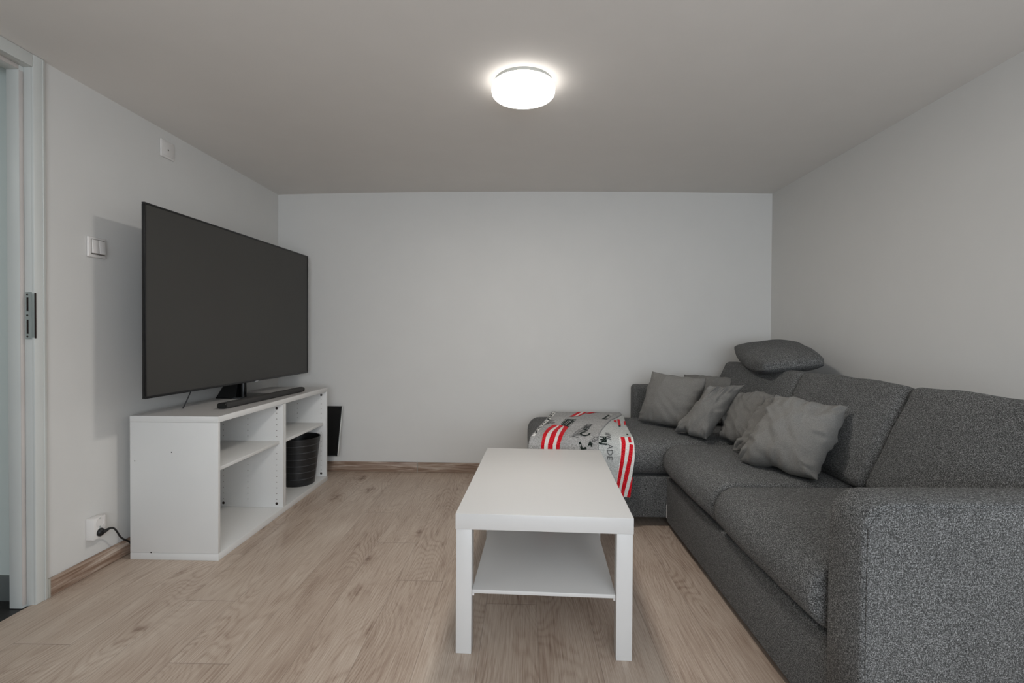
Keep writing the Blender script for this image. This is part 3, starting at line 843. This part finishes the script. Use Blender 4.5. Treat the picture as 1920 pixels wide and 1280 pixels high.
for k in range(5):
    q0, q1 = .15+.038*k, .17+.038*k; xx = .556-.0135*k
    strip([(xx, q0), (xx-.006, q1)], [(xx+.018, q0), (xx+.012, q1)], 'bl_white', U2, 1, 1)
lb0 = [(.196, .02), (.135, .367), (.100, .524), (.065, .691), (.041, .75)]; lb1 = [(.216, .03), (.158, .367), (.120, .505), (.083, .66), (.056, .75)]
strip(lb0, lb1, 'bl_white', U, 24)
la, lb_ = lerp_poly(lb0, 26), lerp_poly(lb1, 26)
for k in range(0, 26):
    if k % 3 == 1: continue
    s0 = .0 if k % 2 else .35; s1 = .55 if k % 4 else 1.0
    f_ = lambda i, s_: (la[i][0]+(lb_[i][0]-la[i][0])*s_, la[i][1]+(lb_[i][1]-la[i][1])*s_)
    strip([f_(k, s0), f_(k+1, s0)], [f_(k, s1), f_(k+1, s1)], 'bl_black', U2, 2, 1)
# lower sheet print
W_ = HL+D_; W2 = HL+2*D_
strip([(.504, .744), (.493, .871), (.478, .973), (.470, 1.066)], [(.5765, .744), (.5685, .868), (.551, .970), (.5435, 1.066)], 'bl_white', W_, 24, 8)
strip([(.511, .744), (.509, .79), (.497, .871), (.480, .973), (.468, 1.06)], [(.532, .744), (.530, .79), (.515, .88), (.493, .993), (.480, 1.066)], 'bl_red', W2, 20)
strip([(.549, .800), (.536, .863), (.519, .933), (.500, 1.024), (.495, 1.064)], [(.567, .804), (.555, .868), (.539, .945), (.515, 1.04), (.510, 1.066)], 'bl_red', W2, 20)
strip([(.549, .744), (.547, .79)], [(.564, .744), (.561, .79)], 'bl_red', W2); strip([(.550, .700), (.549, .722)], [(.560, .700), (.560, .722)], 'bl_black', W2)
strip([(.552, .964), (.538, 1.021), (.526, 1.066)], [(.557, .964), (.549, 1.021), (.5435, 1.066)], 'bl_red', W2)
strip([(.548, .338), (.540, .386)], [(.566, .327), (.552, .417)], 'bl_red', W2); strip([(.577, .290), (.546, .500)], [(.592, .290), (.560, .500)], 'bl_red', W2)
strip([(.546, .500), (.542, .53)], [(.560, .500), (.553, .53)], 'bl_black', W2); strip([(.604, .358), (.583, .482)], [(.613, .369), (.594, .471)], 'bl_red', W2)
# printed lettering, laid on the cloth
def text(s, x, v, size, dx, dv, mat, hgt, bold=.0):
    cu = bpy.data.curves.new('t', 'FONT'); cu.body = s; cu.size = 1; cu.resolution_u = 2; cu.offset = bold
    to = bpy.data.objects.new('t', cu); COL.objects.link(to)
    dg = bpy.context.evaluated_depsgraph_get(); me = bpy.data.meshes.new_from_object(to.evaluated_get(dg))
    tb_ = bmesh.new(); tb_.from_mesh(me); bmesh.ops.triangulate(tb_, faces=tb_.faces)
    ln_ = math.hypot(dx, dv); ex = (dx/ln_, dv/ln_); ey = (ex[1], -ex[0])     # up-direction of the letters on the cloth
    mp = {}
    for vt in tb_.verts:
        px_, py_ = vt.co.x*size, vt.co.y*size
        mp[vt] = bm.verts.new(SURF(x+ex[0]*px_+ey[0]*py_, v+ex[1]*px_+ey[1]*py_, hgt))
    for f in tb_.faces:
        try:
            nf = bm.faces.new([mp[q_] for q_ in f.verts]); nf.material_index = MI.index(mat)
        except ValueError: pass
    tb_.free(); bpy.data.objects.remove(to); bpy.data.curves.remove(cu); bpy.data.meshes.remove(me)
text('NEW YORK', .283, .765, .052, .128, -.285, 'bl_ink', U, .015)
text('AMERICA', .338, .690, .044, .075, -.240, 'bl_black', U, .01)
text('C', .322, .760, .075, .045, -.045, 'bl_black', U2, .03)
text('L', .292, .835, .060, .09, -.02, 'bl_black', U2, .05)
text('4', .335, .822, .042, .09, -.02, 'bl_black', U2, .04)
text('HO', .355, .812, .036, .06, -.06, 'bl_ink', U2, .02)
text('LIBERTY', .128, .530, .040, .083, -.181, 'bl_black', U, .01)
text('USA', .163, .520, .034, .083, -.170, 'bl_ink', U, .01)
text('PRJ', .403, .748, .044, -.006, .10, 'bl_black', W2, .05)
text('NEW', .438, .690, .036, -.006, .10, 'bl_ink', W2, .01)
text('ADE', .432, .800, .042, -.008, .10, 'bl_ink', W2, .0)
bl = obj('throw_blanket', bm, [M[k] for k in MI], smooth=True)
tag(bl, 'grey fleece throw blanket printed with red and white flags and lettering, draped over the chaise', 'blanket')
